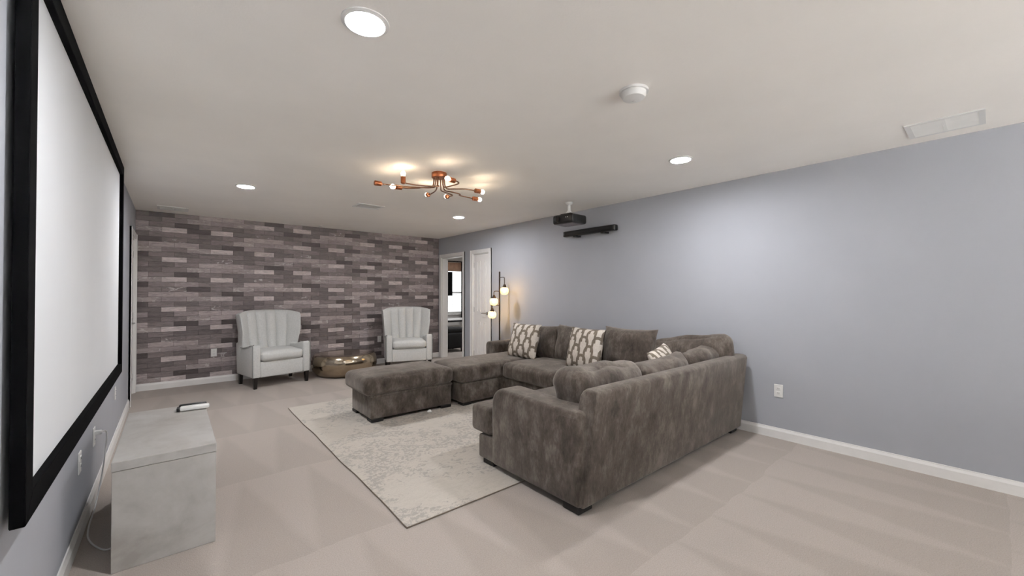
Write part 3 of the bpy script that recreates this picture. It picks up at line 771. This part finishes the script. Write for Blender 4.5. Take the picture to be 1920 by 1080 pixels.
ot = thing('ottoman', 'grey-brown plush oblong ottoman pushed up to the chaise end', 'ottoman', (0, 0, 0))
feet(ot, [(1.615, 4.105), (1.615, 4.545), (2.42, 4.105), (2.42, 4.545)], .045, .13)
obj('base', rbox(1.545, 2.49, 4.04, 4.61, .04, .285, .022, 3), P_, ot, True, 50)
obj('welt', rbox(1.537, 2.497, 4.032, 4.618, .262, .288, .011, 3), P_, ot, True, 50)
obj('cushion', place(soft_block(1.03, .645, .185, .06, (.012, .012, .022), 14, .008, 11), (1.99, 4.325, .378)), P_, ot, True)
tag(obj('paper_scrap', place(soft_block(.05, .025, .022, .008, (0, 0, .004), 6, .012, 3, 40), (2.17, 3.985, .024)), M['plastic_white'], None, True), 'tiny crumpled white scrap on the rug under the ottoman', 'scrap')

# throw pillows
def throw(c, w, h, t, rot, label, seed):
    o = obj('throw_pillow', pillow(w, h, t, seed=seed), M['pillow'], None, True)
    o.location = c; o.rotation_euler = rot
    return tag(o, label, 'pillow', 'patterned throw pillows')
throw((3.60, 4.03, .685), .50, .47, .15, (-.30, 0, -PI / 2 + .12), 'cream and taupe ring-print pillow by the far sofa arm', 1)
throw((3.58, 2.98, .69), .50, .48, .15, (-.26, 0, -PI / 2 - .06), 'cream and taupe ring-print pillow in the middle of the wall-side sofa', 5)
throw((3.66, 2.02, .59), .48, .46, .14, (-.50, -.10, .20), 'cream and taupe pillow mostly hidden behind the near sofa cushions', 9)

# ------------------------------------------------------------------ armchairs
def make_armchair():
    t = thing('armchair', '', 'armchair')
    f = M['chair_fabric']
    for sx in (-1, 1):
        for y in (-.29, .25):
            m = extrude_poly([(-.027, -.027), (.027, -.027), (.027, .027), (-.027, .027)], 'z', 0, .16)
            for v in m.verts:
                if v.co.z < .01: v.co.x *= .68; v.co.y *= .68
            obj('leg', place(m, (sx * .345, y, 0)), M['dark_wood'], t)
        pr = [(-.325, .15), (.30, .15), (.33, .60), (.24, .60), (.12, .545), (-.05, .555), (-.22, .592), (-.30, .602), (-.325, .59)]
        bm = extrude_poly(pr, 'x', min(sx * .385, sx * .285), max(sx * .385, sx * .285), 0)
        es = [e for e in bm.edges if e.calc_face_angle(0) > .9]
        bmesh.ops.bevel(bm, geom=es, offset=.022, segments=3, affect='EDGES', profile=.5)
        a = obj('arm', bm, f, t, True, 50)
        xo = sx * .388
        obj('piping', tube(smooth_path([(xo, -.318, .16), (xo, -.318, .57), (xo - sx * .02, -.30, .598), (xo, -.22, .588), (xo, -.05, .552), (xo, .12, .542), (xo, .22, .585)], 4), .0045, 6), M['chair_piping'], a, True)
    obj('base', rbox(-.287, .287, -.315, .32, .15, .365, .015, 3), f, t, True, 50)
    c = obj('seat_cushion', place(soft_block(.57, .56, .135, .05, (.004, .012, .018), 12, .006, 2), (0, -.065, .434)), f, t, True)
    # channel-tufted wing back
    nS, nT = 72, 16; bm = NB(); FR = []; BK = []
    for j in range(nT + 1):
        t_ = j / nT; fr = []; bk = []
        for i in range(nS + 1):
            s = -1 + 2 * i / nS; a = abs(s)
            w = .368 + .048 * t_
            z = .36 + (.705 - .05 * a ** 4) * t_
            yc = .19 + .13 * t_
            wing = (.05 + .20 * min(1, t_ * 1.6)) * a ** 3
            bul = .040 * (abs(math.sin(PI * 3 * (s + 1))) ** .6) * (1 if a < .999 else 0)
            top = 1 - max(0, (t_ - .86) / .14) ** 2 * .8
            yy = yc - wing - bul * top
            fr.append(bm.verts.new((s * w, yy + (.03 if j == nT else 0), z)))
            bk.append(bm.verts.new((s * (w + .02), yc - wing * .86 + .085 + .03 * (1 - a), z + (-.012 if j == nT else 0))))
        FR.append(fr); BK.append(bk)
    for j in range(nT):
        for i in range(nS):
            bm.faces.new((FR[j][i], FR[j][i + 1], FR[j + 1][i + 1], FR[j + 1][i]))
            bm.faces.new((BK[j][i + 1], BK[j][i], BK[j + 1][i], BK[j + 1][i + 1]))
        bm.faces.new((BK[j][0], FR[j][0], FR[j + 1][0], BK[j + 1][0])); bm.faces.new((FR[j][nS], BK[j][nS], BK[j + 1][nS], FR[j + 1][nS]))
    for i in range(nS):
        bm.faces.new((FR[nT][i], FR[nT][i + 1], BK[nT][i + 1], BK[nT][i])); bm.faces.new((FR[0][i + 1], FR[0][i], BK[0][i], BK[0][i + 1]))
    edge = [v.co.copy() for v in FR[nT]]
    b = obj('backrest', bm, f, t, True, 55)
    obj('back_panel', rbox(-.30, .30, .29, .345, .15, .40, .012, 2), f, t, True, 50)
    return t
ac = make_armchair()
ac['label'] = 'light grey channel-back armchair on dark legs beside the outlet on the brick wall'; ac['group'] = 'light grey armchairs'
a1 = math.radians(11.5)
ac.location = (1.232 - math.sin(a1) * .325, 6.560 + math.cos(a1) * .325, 0); ac.rotation_euler = (0, 0, a1)
ac2 = copy_tree(ac); ac2['label'] = 'light grey channel-back armchair next to the open doorway, behind the ottoman'
a2 = math.radians(-19)
ac2.location = (3.130 - math.sin(a2) * .325, 6.438 + math.cos(a2) * .325, 0); ac2.rotation_euler = (0, 0, a2)

# gold pouf
pf = thing('gold_drum_table', 'low polished pale gold drum between the two armchairs', 'drum table', (2.185, 6.86, 0))
obj('shell', lathe([(0, .0), (.36, 0), (.42, .02), (.475, .08), (.50, .16), (.50, .24), (.485, .30), (.455, .335)], 64), M['gold'], pf, True, 60)
obj('top', lathe([(.455, .335), (.43, .342), (.30, .338), (0, .336)], 64), M['gold'], pf, True, 60)

# ------------------------------------------------------------------ floor lamp
fl = thing('floor_lamp', 'tall bronze floor lamp with three glowing amber glass shades', 'floor lamp', (4.04, 5.11, 0))
obj('base', lathe([(0, 0), (.125, 0), (.125, .012), (.115, .02), (.02, .028), (0, .03)], 36), M['bronze'], fl, True, 40)
obj('pole', tube([(0, 0, .02), (0, 0, 1.645)], .0125, 12), M['bronze'], fl, True, 40)
obj('finial', lathe([(0, 0), (.015, 0), (.012, .015), (0, .022)], 14, (0, 0, 1.645)), M['bronze'], fl, True)
for (dx, dy, z, zt) in ((-.03, -.16, 1.36, 1.565), (-.10, .02, 1.19, 1.345), (-.05, .13, .975, 1.12)):
    d = Vector((dx, dy, 0))
    bm = tube(smooth_path([(0, 0, zt), (dx * .5, dy * .5, zt + .005), (dx * .92, dy * .92, zt), (dx, dy, zt - .03), (dx, dy, z + .095)], 5), .006, 8)
    arm = obj('lamp_arm', bm, M['bronze'], fl, True)
    obj('socket_cap', lathe([(0, .10), (.014, .10), (.02, .085), (.034, .055), (.036, .045), (0, .045)][::-1], 20, (dx, dy, z)), M['bronze'], arm, True, 40)
    obj('lamp_shade', lathe([(.03, .05), (.058, .03), (.066, 0), (.060, -.035), (.045, -.058), (.02, -.066), (0, -.067)], 24, (dx, dy, z)), M['lamp_glow'], arm, True)
    obj('bulb', lathe([(0, .045), (.012, .04), (.024, .008), (.026, -.008), (.018, -.026), (0, -.032)], 16, (dx, dy, z)), M['lamp_bulb'], arm, True)
